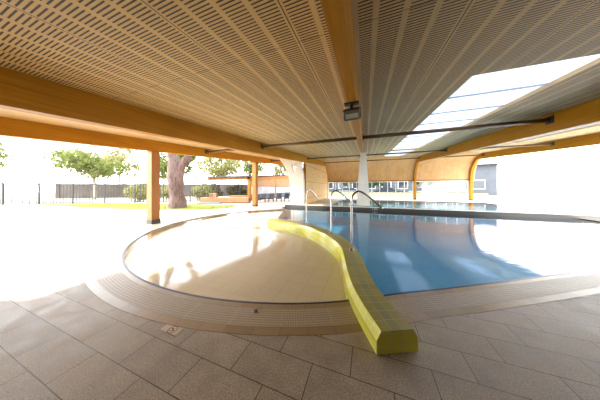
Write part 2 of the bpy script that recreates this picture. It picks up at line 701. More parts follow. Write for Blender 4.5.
pool = thing('wading_pool', 'round shallow sand-floored wading pool ringed by a grated gutter', 'pool', (0, 0, 0))
i0 = next(i for i, p in enumerate(wl) if math.hypot(p[0] - CX, p[1] - CY) < R0)
wl_in = wl[i0:]
ang0 = math.degrees(math.atan2(wl_in[0][1] - CY, wl_in[0][0] - CX))
n_ = 90
arcW = [cpt(ang0 + (A1 - ang0) * i / n_) for i in range(n_ + 1)]
wade_poly = arcW + list(reversed(wl_in))
ZW, ZF, ZD, ZT = -.03, -.14, -1.0, -.002
vs, fs = flat([wade_poly], ZF)
raw('pool_floor', vs, fs, M['wade_floor'], pool)
s_ = SGN
band('pool_side', arcW, [(0, ZF), (0, ZT - .02)], M['tan_tile'], pool)
band('waterline_tiles', arcW, [(0, ZT - .02), (0, ZT), (s_ * .034, ZT + .001), (s_ * .034, ZT - .03)], M['navy'], pool)
arcD = arcW
band('inner_tiles', arcW, skirt([(s_ * .034, ZT), (s_ * .11, ZT + .002)]), M['tan_tile'], pool)
band('gutter_grate', arcW, skirt([(s_ * .11, ZT + .001), (s_ * .385, ZT + .003)]), M['grate'], pool)
band('border_tiles', arcW, skirt([(s_ * .385, ZT + .002), (s_ * OUT, ZT + .004)]), M['tan_tile'], pool)

dpool = thing('swimming_pool', 'blue-floored swimming pool beyond the lime tiled wall', 'pool', (0, 0, 0))
arcR = [p for p in right] + [cpt(A0 + (ang0 - A0) * i / 10) for i in range(11)]
deep_poly = arcR + wl_in[1:] + [far_end, (-5.7, far_end[1]), (-5.7, LEDGE), (9.2, LEDGE)]
vs, fs = flat([deep_poly], ZD)
raw('pool_floor', vs, fs, M['blue_floor'], dpool)
band('pool_side', deep_poly + [deep_poly[0]], [(0, ZD), (0, ZF)], M['blue_floor'], dpool)
band('pool_side', arcR, [(0, ZF), (0, ZT)], M['navy'], dpool)
band('waterline_tiles', arcR, skirt([(0, ZT), (s_ * .034, ZT + .001)]), M['navy'], dpool)
band('inner_tiles', arcR, skirt([(s_ * .034, ZT), (s_ * .11, ZT + .002)]), M['tan_tile'], dpool)
band('gutter_grate', arcR, skirt([(s_ * .11, ZT + .001), (s_ * .385, ZT + .003)]), M['grate'], dpool)
band('border_tiles', arcR, skirt([(s_ * .385, ZT + .002), (s_ * OUT, ZT + .004)]), M['tan_tile'], dpool)
edge_d = [(9.2, right[0][1]), (9.2, LEDGE)]
band('pool_side', edge_d, [(0, ZF), (0, 0)], M['gutter_band'], dpool)
band('pool_side', [far_end, (-5.7, far_end[1]), (-5.7, LEDGE)], [(0, ZF), (0, 0)], M['gutter_band'], dpool)

vs, fs = flat([wade_poly], ZW)
w1 = raw('shallow_water', vs, fs, M['water'])
tag(w1, 'thin sheet of clear water over the sand-coloured wading floor', 'water', kind='stuff')
vs, fs = flat([deep_poly], ZW)
w2 = raw('deep_water', vs, fs, M['water_deep'])
tag(w2, 'blue pool water on the far side of the lime wall', 'water', kind='stuff')

# drain cap in the gutter
dc = thing('drain_cap', 'small dark round drain cap set in the gutter grate', 'drain', (-1.17, 1.72, ZT + .003))
bm = bmesh.new()
cyl(bm, (0, 0, 0), .026, .006, 20)
cyl(bm, (0, 0, .006), .014, .003, 16)
obj('cap', bm, M['dark_steel'], dc)
bm = bmesh.new()
tube(bm, [(.03 * math.cos(k * PI / 10), .03 * math.sin(k * PI / 10), .003) for k in range(21)], .004, 6, False)
obj('rim', bm, M['stainless'], dc)

# ------------------------------------------------------------------ lime tiled dividing wall
dw = thing('pool_divider', 'low curving wall of lime yellow tiles dividing the two pools', 'divider', (0, 0, 0))
HB, HT, ZS, ZTOP = .185, .143, .122, .2


def zbase(p):
    return 0.006 if math.hypot(p[0] - CX, p[1] - CY) > R0 - .02 else -.17


N = normals2(wl)
L = lengths(wl)
for sgn, nm in ((-1, 'side_tiles'), (1, 'side_tiles')):
    vs, uv, fs = [], [], []
    for p, n, s in zip(wl, N, L):
        zb = zbase(p)
        for o, z, q in ((HB, zb, zb), (HB, .075, .075), (HB, ZS, .122), (HT, ZTOP, .21)):
            vs.append((p[0] + n.x * o * sgn, p[1] + n.y * o * sgn, z))
            uv.append((s, q + .3 - .075 + .0))
    for i in range(len(wl) - 1):
        for j in range(3):
            a = i * 4 + j
            f = (a, a + 4, a + 5, a + 1)
            fs.append(f if sgn > 0 else f[::-1])
    raw(nm, vs, fs, M['lime'], dw, uv)
for a, b, nm, mt in ((-HT, -.048, 'cap_tiles', 'cap'), (-.048, .048, 'cap_tiles', 'cap_mid'), (.048, HT, 'cap_tiles', 'cap')):
    band(nm, wl, [(a, ZTOP), (b, ZTOP)], M[mt], dw)
for a in (-.048, .048):
    band('grout_line', wl, [(a - .003, ZTOP + .0008), (a + .003, ZTOP + .0008)], plain('pale_grout', (.47, .44, .25), .7, 0, .05, 9) if a < 0 else bpy.data.materials['pale_grout'], dw)
for idx in (0, -1):
    p, n = wl[idx], N[idx]
    zb = zbase(p)
    t = Vector((n.y, -n.x)) * (0)
    prof = [(-HB, zb), (HB, zb), (HB, ZS), (HT, ZTOP), (-HT, ZTOP), (-HB, ZS)]
    vs = [(p[0] + n.x * o, p[1] + n.y * o, z) for o, z in prof]
    uv = [(o + HB, z + .3 - .075) for o, z in prof]
    raw('end_tiles', vs, [(0, 1, 2, 3, 4, 5)], M['lime'], dw, uv)

# ------------------------------------------------------------------ pool grab rails
def grab_rail(base, d, label, peak=1.335, end=1.0, reach=.56, rise=1.11, z0=ZTOP + .0015):
    t = thing('grab_rail', label, 'handrail', (base[0], base[1], z0), math.atan2(d[1], d[0]), 'grab rails by the pool')
    pk = peak - z0
    ctl = [(0, 0, 0), (0, 0, .3), (0, 0, .6), (0, 0, rise - z0 - .03), (.014, 0, pk - .11), (.055, 0, pk - .035), (.125, 0, pk),
           (.20, 0, pk - .022), (.30, 0, pk - .09), (.42, 0, pk - .19), (reach, 0, end - z0)]
    bm = bmesh.new()
    tube(bm, spline(ctl, 6), .0195, 14)
    obj('rail_tube', bm, M['stainless'], t, True)
    bm = bmesh.new()
    cyl(bm, (0, 0, 0), .048, .012, 24, .04)
    obj('base_flange', bm, M['stainless'], t)
    return t


grab_rail((-.26, 3.58), (.98, .2), 'stainless grab rail nearest the tiled end of the lime wall')
grab_rail((-.86, 4.67), (.87, .5), 'stainless grab rail in the middle of the row on the lime wall')
grab_rail((-1.86, 5.62), (.5, .86), 'stainless grab rail farthest along the lime wall')
grab_rail((-5.05, 12.3), (.94, .35), 'stainless grab rail on the raised ledge beside the white forked column', 1.3, .92, .6, 1.05, .18)

# ------------------------------------------------------------------ raised far deck, ledge and lap pool
FX0, FX1, FY0, FY1 = -2.3, 9.2, 12.42, 19.0
far_deck = slab('floor_far', [[(-5.7, LEDGE), (13.9, LEDGE), (13.9, 25.9), (-5.7, 25.9)],
                              [(FX0, FY0), (FX1, FY0), (FX1, FY1), (FX0, FY1)]], .18, .3, M['coping'])
struct(far_deck)
led = thing('pool_upstand', 'long grey tiled upstand along the far edge of the swimming pool', 'ledge', (0, LEDGE - .012, 0))
boxes('tiled_face', [((4.1, 0, -.02), (19.6, .02, .36))], M['gutter_band'], led)
boxes('white_lip', [((4.1, -.012, .168), (19.6, .05, .028))], M['white_frame'], led, .006)
mk = thing('depth_marker', 'small white depth marking on the grey upstand of the swimming pool', 'sign', (.51, LEDGE - .026, .08))
text_mesh('lettering', '1.2m', .17, .002, M['white_frame'], mk, Matrix.Rotation(PI / 2, 4, 'X'))
lap = thing('lap_pool', 'far teal lap pool behind the raised ledge', 'pool', (0, 0, 0))
fp = [(FX0, FY0), (FX1, FY0), (FX1, FY1), (FX0, FY1)]
vs, fs = flat([fp], -1.0)
raw('pool_floor', vs, fs, M['teal_floor'], lap)
band('pool_side', fp + [fp[0]], [(0, -1.0), (0, .179)], M['teal_floor'], lap)
vs, fs = flat([fp], .15)
w3 = raw('lap_water', vs, fs, M['water_deep'])
tag(w3, 'teal water filling the far lap pool behind the ledge', 'water', kind='stuff')

# ------------------------------------------------------------------ roof: ceiling, ribs, ties, skylights
Y0, RC = 19.85, 2.1
al = math.atan(SL)
ccy, ccz = Y0 + RC * math.sin(al), ZC(Y0) - RC * math.cos(al)


def cove(r, n=12):
    return [(ccy + r * math.cos(PI / 2 + al - (PI / 2 + al) * i / n), ccz + r * math.sin(PI / 2 + al - (PI / 2 + al) * i / n)) for i in range(n + 1)]


XB = [-7.87, -4.53, -.18, 4.87, 9.55]
YB = -3.6
sky = [(1.57, 3.6, 3.2, 13.55), (1.50, 13.95, 3.2, 18.3), (6.4, 0.0, 7.9, 13.55), (6.4, 13.95, 7.9, 18.3)]
holes = [[(a, b), (c, b), (c, d), (a, d)] for a, b, c, d in sky]
ceil = slab('ceiling', [[(-4.53, YB), (9.9, YB), (9.9, Y0), (-4.53, Y0)]] + holes, lambda x, y: ZC(y) + .22, .22, M['ceiling'])
struct(ceil)
sof = slab('ceiling_edge', [[(-8.15, YB), (-4.53, YB), (-4.53, Y0 + 1), (-8.15, Y0 + 1)]], lambda x, y: ZC(y) + .22, .22, M['soffit'])
struct(sof)
# curved timber lining that turns down to the far windows
prof = cove(RC)
vs, fs = [], []
pts = prof + [(prof[-1][0], 2.24)]
po = cove(RC + .2) + [(prof[-1][0] + .2, 2.24)]
bm = bmesh.new()
prism(bm, pts + po[::-1], lambda p, q: (q, p[0], p[1]), -4.5, 9.9)
struct(obj('wall_far', bm, M['cladding']))
YF = prof[-1][0]


def rib(x, w, depth, label, down=True):
    """glulam rib: runs under the roof and bends down into its own post at the far windows"""
    t = thing('glulam_rib', label, 'beam', (x, 0, 0), 0, 'glulam roof ribs')
    bm = bmesh.new()
    top = [(YB, ZC(YB))] + cove(RC - .005) + [(YF - .005, .18)]
    bot = [(YF - .30, .18)] + [(YF - .30, 2.0)] + cove(RC - .30 - .0, 14)[::-1][1:-4]
    bot += [(17.4, ZC(17.4) - depth + .02), (16.4, ZC(16.4) - depth), (YB, ZC(YB) - depth)]
    prism(bm, top + bot, lambda p, q: (q, p[0], p[1]), -w / 2, w / 2)
    obj('timber', bm, M['glulam'], t)
    boxes('rear_post', [((0, YB + .3, 1.075), (w, .2, 2.14))], M['glulam_up'], t)
    boxes('post_shoe', [((0, YF - .155, .24), (w + .03, .34, .12))], M['dark_steel'], t)
    return t


rib(XB[1], .20, .50, 'golden curved roof rib along the open left side above the forked column')
rib(XB[3], .20, .50, 'golden curved roof rib right of the skylight by the far windows')
rib(XB[4], .20, .50, 'golden curved roof rib at the far right edge of the roof')

# straight edge beam on posts along the open left side
eb = thing('edge_beam', 'straight golden timber beam carried by posts along the outer roof edge', 'beam', (XB[0], 0, 0))
bm = bmesh.new()
prism(bm, [(YB, ZC(YB)), (Y0 + 1, ZC(Y0 + 1)), (Y0 + 1, ZC(Y0 + 1) - .42), (YB, ZC(YB) - .42)], lambda p, q: (q, p[0], p[1]), -.1, .1)
obj('timber', bm, M['glulam'], eb)
for yy, lab in ((4.58, 'square timber post at the outer roof edge nearest the camera'), (11.45, 'square honey-coloured timber post in front of the pavilion, dark steel shoe')):
    p = thing('timber_post', lab, 'post', (XB[0], yy, 0), 0, 'posts of the outer roof edge')
    zt = ZC(yy) - .42 - .012
    boxes('shaft', [((0, 0, .16 + (zt - .16) / 2), (.30, .30, zt - .16))], M['glulam_up'], p, .01)
    boxes('shoe', [((0, 0, .08), (.33, .33, .16))], M['dark_steel'], p)

# central beam, tapering to the white column
cb = thing('central_beam', 'deep narrow timber beam overhead that carries the floodlight', 'beam', (XB[2], 0, 0))
bm = bmesh.new()
prism(bm, [(YB, ZC(YB)), (13.15, ZC(13.15)), (13.15, ZC(13.15) - .06), (8.0, ZC(8.0) - .55), (YB, ZC(YB) - .55)], lambda p, q: (q, p[0], p[1]), -.058, .058)
obj('timber', bm, M['glulam'], cb)
boxes('cover_strip', [((.085, 3.0, ZC(3.0) - .012), (.05, 10, .02), Matrix.Rotation(al, 4, 'X'))], M['soffit'], cb)

# brown steel ties between the ribs
def tie(y, x0, x1, label, r=.062):
    z = ZC(y) - .17
    t = thing('roof_tie', label, 'tie rod', (x0, y, z), 0, 'brown roof ties')
    bm = bmesh.new()
    tube(bm, [(.02, 0, 0), (x1 - x0 - .02, 0, 0)], r, 14)
    obj('rod', bm, M['tie'], t, True)
    for xx in (.015, x1 - x0 - .015):
        boxes('end_plate', [((xx, 0, 0), (.03, .2, .2))], M['dark_steel'], t)


where = {7.0: 'nearest the camera', 13.75: 'level with the white columns', 19.75: 'beside the far curved wall'}
bay = ['from edge beam to left rib', 'from left rib to central beam', 'from central beam to right rib', 'right of the right-hand rib']
for yy in (7.0, 13.75, 19.75):
    for k in range(4):
        hw = [.1, .1, .058, .1, .1]
        if yy == 19.75 and k == 1:
            tie(yy, XB[1] + .1, XB[3] - .1, 'long brown roof tie beside the far curved wall above the windows', .05)
            continue
        if yy == 19.75 and k == 2:
            continue
        a, b = XB[k] + hw[k], XB[k + 1] - hw[k + 1]
        if yy == 13.75 and k == 1:
            b = XB[2] - .01
        if yy == 13.75 and k == 2:
            a = XB[2] + .01
        tie(yy, a, b, 'brown tie %s, %s' % (bay[k], where[yy]), .062 if yy < 10 else .055)

# skylights
slab_lab = ['long opal skylight strip right of the central beam', 'short opal skylight past the second tie by the far wall',
            'long opal skylight strip in the far right bay', 'short opal skylight in the far right bay']
for (a, b, c, d), lab in zip(sky, slab_lab):
    t = thing('skylight', lab, 'skylight', ((a + c) / 2, b, ZC(b)), 0, 'roof skylights')
    rx = Matrix.Rotation(al, 4, 'X')
    ln = (d - b) / math.cos(al)
    me = boxes('opal_sheet', [((0, ln / 2, .085), (c - a - .008, ln - .008, .012))], M['skylight'], t)
    me.rotation_euler = (al, 0, 0)
    it = []
    for q in (-1, 1):
        it.append((((c - a) / 2 * q - .015 * q, ln / 2, .042), (.03, ln - .002, .074)))
    for y_ in (.015, ln - .015):
        it.append(((0, y_, .042), (c - a - .06, .03, .074)))
    fr = boxes('curb', it, M['soffit'], t)
    fr.rotation_euler = (al, 0, 0)
    k = max(2, int(round(ln / 1.15)))
    for i in range(1, k):
        gb = boxes('glazing_bar', [((0, ln * i / k, .062), (c - a - .06, .026, .034))], M['bar_grey'], t)
        gb.rotation_euler = (al, 0, 0)

# ------------------------------------------------------------------ white columns
col = thing('tapered_column', 'white tapered column rising from the ledge to the end of the central beam', 'column', (XB[2], 13.2, .18))
bm = bmesh.new()
zt = ZC(13.2) - .18 - .02
prism(bm, [(-.44, 0), (.44, 0), (.19, zt), (-.19, zt)], lambda p, q: (p[0], q, p[1]), -.14, .16)
bmesh.ops.bevel(bm, geom=[e for e in bm.edges if abs(e.verts[0].co.z - e.verts[1].co.z) > 1 and abs(e.verts[0].co.y - e.verts[1].co.y) < .01 and e.calc_face_angle(0) > .3], offset=.03, segments=2, affect='EDGES')
obj('shaft', bm, M['white_paint'], col)
boxes('base_plate', [((0, .01, .006), (1.0, .44, .012))], M['coping'], col)

lg = thing('forked_column', 'white curved column that widens into a fork with a triangular opening', 'column', (-5.0, 12.85, .18))
bm = bmesh.new()
zt = ZC(12.85) - .18 - .02
left = [(-5.47, .0), (-5.47, 1.06), (-5.56, 1.77), (-5.73, 2.40), (-6.08, 3.04), (-6.60, zt)]
rt = [(-4.66, zt), (-4.62, 2.85), (-4.48, 2.3), (-4.42, 1.5), (-4.42, 0.0)]
out2 = [(a + 5.0, b) for a, b in left + rt]
hole3 = [(-.46, 3.06), (.02, 3.06), (-.2, 2.36)]
tri = tessellate_polygon([[Vector((a, b, 0)) for a, b in out2], [Vector((a, b, 0)) for a, b in hole3]])
allp = out2 + hole3
lo = [bm.verts.new((a, -.15, b)) for a, b in allp]
hi = [bm.verts.new((a, .15, b)) for a, b in allp]
for t in tri:
    bm.faces.new([lo[i] for i in t])
    bm.faces.new([hi[i] for i in reversed(t)])
for st, m_ in ((0, len(out2)), (len(out2), 3)):
    for i in range(m_):
        j = (i + 1) % m_
        bm.faces.new((lo[st + i], lo[st + j], hi[st + j], hi[st + i]))
obj('shaft', bm, M['white_paint'], lg)
boxes('base_plate', [((.05, 0, .006), (1.25, .42, .012))], M['coping'], lg)

# ------------------------------------------------------------------ walls
bm = bmesh.new()
prism(bm, [(13.3, .18), (YF, .18), (YF, 2.6), (Y0 + .8, ZC(Y0) - .45), (Y0, ZC(Y0) - .52), (13.3, ZC(13.3) - .52)], lambda p, q: (q, p[0], p[1]), -4.62, -4.46)
struct(obj('wall_left', bm, M['cladding_side']))
boxes('trim_1', [((-4.53, 13.22, .18 + 1.55), (.22, .12, 3.1))], M['glulam_up'])
struct(bpy.data.objects['trim_1'])
for yy in (15.2, 17.6, 20.0):
    for zz in (1.35, 2.6):
        boxes('trim_fixing', [((.084, 0, 0), (.02, .14, .06))], M['dark_steel'], bpy.data.objects['wall_left']).location = (-4.54, yy, zz)
struct(boxes('wall_back', [((.9, YB - .1, 1.6), (18.2, .2, 3.6))], M['back']))
for nm, xx, y1 in (('shade_wall_left', -7.95, -.4), ('shade_wall_right', 9.85, 4.4)):  # unseen side walls, added to keep daylight off the near paving
    bm = bmesh.new()
    prism(bm, [(YB, 0), (y1, 0), (y1, ZC(y1) - .44), (YB, ZC(YB) - .44)], lambda p, q: (q, p[0], p[1]), xx - .08, xx + .08)
    struct(obj(nm, bm, M['back']))
struct(boxes('trim_2', [((2.7, YF + .04, 2.2), (14.3, .16, .12))], M['glulam_up']))

# far windows, one per bay
for n_w, (xa, xb) in enumerate(((-4.40, -.22), (-.18, 4.74), (5.0, 9.42))):
    t = bpy.data.objects.new('window_%d' % (n_w + 1), None)
    C.objects.link(t)
    t.location = (xa, YF + .06, .18)
    struct(t)
    W, H = xb - xa, 1.95
    k = int(round(W / .84))
    it = [((W / 2, 0, .03), (W, .07, .06)), ((W / 2, 0, H - .03), (W, .07, .06))]
    for i in range(k + 1):
        it.append(((W * i / k, 0, H / 2), (.065, .08, H)))
    boxes('window_frame', it, M['white_frame'], t)
    boxes('window_glass', [((W / 2, 0, H / 2), (W, .01, H - .1))], M['glass'], t)

# ------------------------------------------------------------------ floodlight under the central beam
fl = thing('floodlight', 'square floodlight with frosted glass hanging under the central beam', 'lamp', (XB[2] - .005, 2.52, ZC(2.52) - .55))
RT = Matrix.Rotation(math.radians(-4), 4, 'Z') @ Matrix.Rotation(math.radians(28), 4, 'X')
boxes('mounting_plate', [((0, 0, -.008), (.19, .10, .014))], M['dark_steel'], fl)
bm = bmesh.new()
tube(bm, [(0, 0, -.01), (0, 0, -.09)], .022, 10)
box(bm, (-.099, .0, -.145), (.008, .03, .13))
box(bm, (.115, .0, -.145), (.008, .03, .13))
box(bm, (.008, .0, -.085), (.222, .03, .01))
obj('bracket', bm, M['dark_steel'], fl)
ce = Vector((.008, -.01, -.165))


def tl(p, s):
    return (ce + (RT @ Vector(p)), s, RT)


boxes('housing', [tl((0, .03, 0), (.205, .12, .125))], M['lamp_body'], fl, .008)
boxes('hood', [tl((0, .02, .072), (.212, .17, .014))] + [tl((-.08 + .032 * i, .05, .083), (.006, .10, .014)) for i in range(6)], M['lamp_top'], fl)
boxes('rim', [tl((0, -.034, .054), (.205, .012, .016)), tl((0, -.034, -.054), (.205, .012, .016)), tl((-.095, -.034, 0), (.016, .012, .095)), tl((.095, -.034, 0), (.016, .012, .095))], M['lamp_body'], fl)
boxes('glass_panel', [tl((0, -.031, -.008), (.165, .006, .062))], M['lamp_glass'], fl)

# ------------------------------------------------------------------ no-diving plate on the paving
sg = thing('floor_sign', 'small worn white plate with a red prohibition ring by the gutter', 'sign', (-1.80, 1.215, .001))
pl = [(-.11, -.05), (.115, -.05), (.115, .03), (.09, .075)]
top_arc = []
for i in range(9):
    x = .085 - .195 * i / 8
    y = CY - math.sqrt((R0 + OUT + .004) ** 2 - (x - 1.80 - CX) ** 2) - 1.215
    top_arc.append((x, y))
pl = [(-.11, -.05), (.115, -.05), (.10, top_arc[0][1])] + top_arc
bm = bmesh.new()
prism(bm, pl, lambda p, q: (p[0], p[1], q), 0, .003)
obj('plate', bm, M['sign_white'], sg)
bm = bmesh.new()
cx_, cy_, rr = .01, -.006, .041
tube(bm, [(cx_ + rr * math.cos(k * PI / 16), cy_ + rr * math.sin(k * PI / 16), .0034) for k in range(33)], .0042, 6, False)
tube(bm, [(cx_ - rr * .7, cy_ + rr * .7, .0034), (cx_ + rr * .7, cy_ - rr * .7, .0034)], .0035, 6)
bmesh.ops.scale(bm, vec=(1, 1, .3), verts=bm.verts, space=Matrix.Translation((0, 0, -.003)))
obj('prohibition_ring', bm, M['sign_red'], sg)
bm = bmesh.new()
tube(bm, [(cx_ - .022, cy_ + .004, .0034), (cx_ - .002, cy_ + .014, .0034), (cx_ + .02, cy_ - .008, .0034)], [.003, .005, .0035], 6)
cyl(bm, (cx_ + .024, cy_ - .002, .0031), .005, .001, 10)
tube(bm, [(cx_ - .03, cy_ - .020, .0034), (cx_ - .012, cy_ - .016, .0034), (cx_ + .004, cy_ - .021, .0034)], .003, 6)
bmesh.ops.scale(bm, vec=(1, 1, .3), verts=bm.verts, space=Matrix.Translation((0, 0, -.003)))
obj('diver_pictogram', bm, M['sign_black'], sg)


# ------------------------------------------------------------------ trees
def leaf_cloud(blobs, n, size, squash=.8):
    vs, fs = [], []
    tot = sum(b[3] ** 2 for b in blobs)
    for bx, by, bz, br in blobs:
        for _ in range(int(n * br * br / tot)):
            d = Vector((random.gauss(0, 1), random.gauss(0, 1), random.gauss(0, 1))).normalized()
            r = br * random.uniform(.55, 1.05)
            p = Vector((bx, by, bz)) + Vector((d.x * r, d.y * r, d.z * r * squash))
            u = Vector((random.gauss(0, 1), random.gauss(0, 1), random.gauss(0, 1))).normalized()
            v = u.cross(Vector((random.gauss(0, 1), random.gauss(0, 1), random.gauss(0, 1)))).normalized()
            s = size * random.uniform(.6, 1.3)
            k = len(vs)
            vs += [p - u * s, p + v * s * .42, p + u * s, p - v * s * .42]
            fs.append((k, k + 1, k + 2, k + 3))
    return vs, fs


def tree(loc, h, cr, label, leaf, n=2600, size=.27, name='leafy_tree', tr=.16, group='trees beyond the fence', trunk_mat='trunk'):
    t = thing(name, label, 'tree', loc, random.uniform(0, 6), group)
    bm = bmesh.new()
    ht = h * .55
    tube(bm, spline([(0, 0, -.05), (.1, .05, ht * .4), (-.1, .1, ht), (.1, 0, h * .85)], 4), [tr * (1.25 - .065 * i) for i in range(13)], 8)
    blobs = []
    for i in range(9):
        a = i * 2.4 + random.uniform(-.4, .4)
        rr_ = cr * random.uniform(.25, .75)
        z = h * random.uniform(.38, .95)
        e = (rr_ * math.cos(a), rr_ * math.sin(a), z)
        blobs.append((*e, cr * random.uniform(.32, .5)))
        z0 = max(ht * .35, z - rr_ * .9)
        tube(bm, spline([(0, 0, z0), (e[0] * .5, e[1] * .5, z0 + (z - z0) * .6), e], 4), [tr * .45 * (1 - .08 * q) for q in range(9)], 6)
    obj('trunk', bm, M[trunk_mat], t, True)
    vs, fs = leaf_cloud(blobs, n, size)
    raw('foliage', vs, fs, M[leaf], t)
    return t


# big mottled gum tree on the lawn
gt = thing('gum_tree', 'thick pink-brown mottled gum tree trunk forking above the lawn', 'tree', (-12.15, 8.55, .03))
bm = bmesh.new()
cr_ = Vector((.9377, .3476, 0))
tr_pts = [Vector((0, 0, -.08)), Vector((.02, 0, .25)), cr_ * -.02 + Vector((0, 0, .8)), cr_ * -.1 + Vector((0, 0, 1.7)), cr_ * -.18 + Vector((0, 0, 2.6)), cr_ * -.35 + Vector((0, 0, 3.6)), cr_ * -.9 + Vector((0, 0, 5.6)), cr_ * -1.3 + Vector((0, 0, 7.5))]
sp_ = spline(tr_pts, 5)
rd = []
for p in sp_:
    z = p.z
    rd.append(.66 if z < .02 else (.55 - .08 * min(1, z / .8) if z < 2.2 else max(.12, .47 - .11 * (z - 2.2) / 1.0)))
tube(bm, sp_, rd, 18)
b2 = spline([cr_ * -.02 + Vector((0, 0, 1.5)), cr_ * .2 + Vector((0, 0, 2.55)), cr_ * .75 + Vector((0, 0, 3.7)), cr_ * 1.3 + Vector((0, .3, 5.2)), cr_ * 2.0 + Vector((0, .5, 7.4))], 5)
tube(bm, b2, [.30 - .009 * i for i in range(len(b2))], 14)
for s in (-1, 1):
    b3 = spline([cr_ * -.9 + Vector((0, 0, 5.4)), cr_ * (-.9 + s * 1.2) + Vector((0, s * .6, 7)), cr_ * (-.9 + s * 2.6) + Vector((0, s * 1.4, 8.6))], 5)
    tube(bm, b3, [.16 - .01 * i for i in range(len(b3))], 8)
for v in bm.verts:
    n3 = math.sin(v.co.z * 3.1 + v.co.x * 5) * .03 + math.sin(v.co.z * 7.3 + v.co.y * 9) * .018
    v.co.x += n3
    v.co.y += n3 * .6
obj('trunk', bm, M['gum'], gt, True)
bl = [(-3.4, -1.2, 9.4, 1.5), (.6, .6, 10.2, 1.7), (2.4, 1.3, 9.2, 1.4), (-1.2, .3, 10.8, 1.6), (-2.2, 1.5, 9.2, 1.3)]
vs, fs = leaf_cloud(bl, 1800, .15)
raw('foliage', vs, fs, M['leaf'], gt)

tp = [
    ((-24.5, 17.5), 8.5, 3.2, 'leaf', 'olive leafy tree beyond the fence, next right of the gum trunk'),
    ((-25, 26), 9.5, 3.6, 'leaf_pale', 'pale sunlit tree behind the left end of the pavilion roof'),
    ((-23.0, 33), 11, 4.0, 'leaf', 'olive tree rising behind the pavilion roof just left of the square post'),
    ((-18.5, 38.5), 11.5, 4.0, 'leaf_pale', 'pale tree right of the square post, towards the forked column'),
    ((-34.5, 37), 12.5, 4.4, 'leaf', 'olive tree farthest back beyond the fence, above the pavilion roof end'),
    ((-42, 19), 10, 4.0, 'leaf_pale', 'pale tree beyond the fence behind the gum trunk'),
    ((-32, 12.0), 9, 3.8, 'leaf', 'olive tree beyond the fence left of the gum trunk'),
    ((-33, 27), 12, 4.2, 'leaf_pale', 'tall pale tree far behind the fence and benches'),
    ((-38, 4), 10, 4.4, 'leaf', 'olive tree at the far left behind the lawn'),
]
for (x, y), h_, c_, lf, lab in tp:
    tree((x, y, -.03), h_, c_, lab, lf)
for (x, y), h_, c_, lab in (((2.0, 33.5), 6.0, 2.4, 'dark street tree behind the far windows, right of the white column'),
                            ((-3.0, 34.5), 6.5, 2.4, 'dark street tree behind the far windows, left of the white column'),
                            ((8.3, 34), 6.2, 2.6, 'dark street tree behind the far windows by the right rib')):
    tree((x, y, -.03), h_, c_, lab, 'leaf_dark', 1500, .3, 'street_tree', .14, 'street trees behind the far windows')

# long rendered boundary wall beyond the planting
W0, W1 = Vector((-40, 11.5)), Vector((-13.5, 31.5))
wd_ = W1 - W0
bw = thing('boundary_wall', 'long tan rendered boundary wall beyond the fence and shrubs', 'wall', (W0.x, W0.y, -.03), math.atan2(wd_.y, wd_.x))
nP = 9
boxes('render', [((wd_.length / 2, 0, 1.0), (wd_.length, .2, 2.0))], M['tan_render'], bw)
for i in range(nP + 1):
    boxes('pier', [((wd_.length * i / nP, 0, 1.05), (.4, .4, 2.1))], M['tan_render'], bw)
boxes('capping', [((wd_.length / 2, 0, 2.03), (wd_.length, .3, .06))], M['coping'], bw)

# low hedge-like shrubs against the fence
for (x, y, lab) in ((-21.5, 11.2, 'pale shrub behind the fence left of the gum trunk'), (-19.5, 13.0, 'pale shrub behind the fence just left of the gum trunk'),
                    (-16.9, 14.7, 'pale shrub behind the fence just right of the gum trunk'), (-17.9, 16.9, 'pale shrub behind the fence, second right of the gum trunk'),
                    (-16.2, 19.2, 'pale shrub seen through the pavilion above the dark red crate'), (-14.6, 21.5, 'pale shrub seen through the pavilion above the raised bench'),
                    (-13.2, 24.5, 'pale shrub at the far end inside view of the pavilion')):
    t = thing('garden_shrub', lab, 'shrub', (x, y, -.03), 0, 'shrubs behind the fence')
    bm = bmesh.new()
    for k in range(5):
        a = k * 1.26
        tube(bm, [(0, 0, 0), (.25 * math.cos(a), .25 * math.sin(a), .5), (.5 * math.cos(a), .5 * math.sin(a), 1.0)], [.04, .03, .015], 6)
    obj('stems', bm, M['trunk'], t)
    vs, fs = leaf_cloud([(0, 0, .9, 1.0), (.7, .1, .8, .7), (-.7, -.1, 1.1, .75), (.1, .3, 1.6, .6)], 1500, .13)
    raw('foliage', vs, fs, M['leaf_pale'], t)

# ------------------------------------------------------------------ black bar fence
F0, F1 = Vector((-30, 4.0)), Vector((-12.2, 15.1))
fd = (F1 - F0).normalized()
ft = thing('bar_fence', 'black vertical bar fence behind the lawn and the timber benches', 'fence', (F0.x, F0.y, 0), math.atan2(fd.y, fd.x))
FL = (F1 - F0).length
boxes('rails', [((FL / 2, 0, 1.72), (FL, .04, .07)), ((FL / 2, 0, .14), (FL, .035, .045))], M['black_metal'], ft)
k = int(FL / 2.3)
for i in range(k + 1):
    boxes('fence_post', [((FL * i / k, 0, .93), (.075, .075, 1.86))], M['black_metal'], ft)
nb = int(FL / .23)
boxes('bars', [((FL * (i + .5) / nb, 0, .92), (.042, .025, 1.7)) for i in range(nb)], M['black_metal'], ft)

# ------------------------------------------------------------------ pavilion
pv = thing('pavilion', 'low open pavilion with a thin dark roof and curved golden ribs', 'pavilion', (-11.6, 16.0, 0))


def PZ(y):
    return 2.62 + SL * y


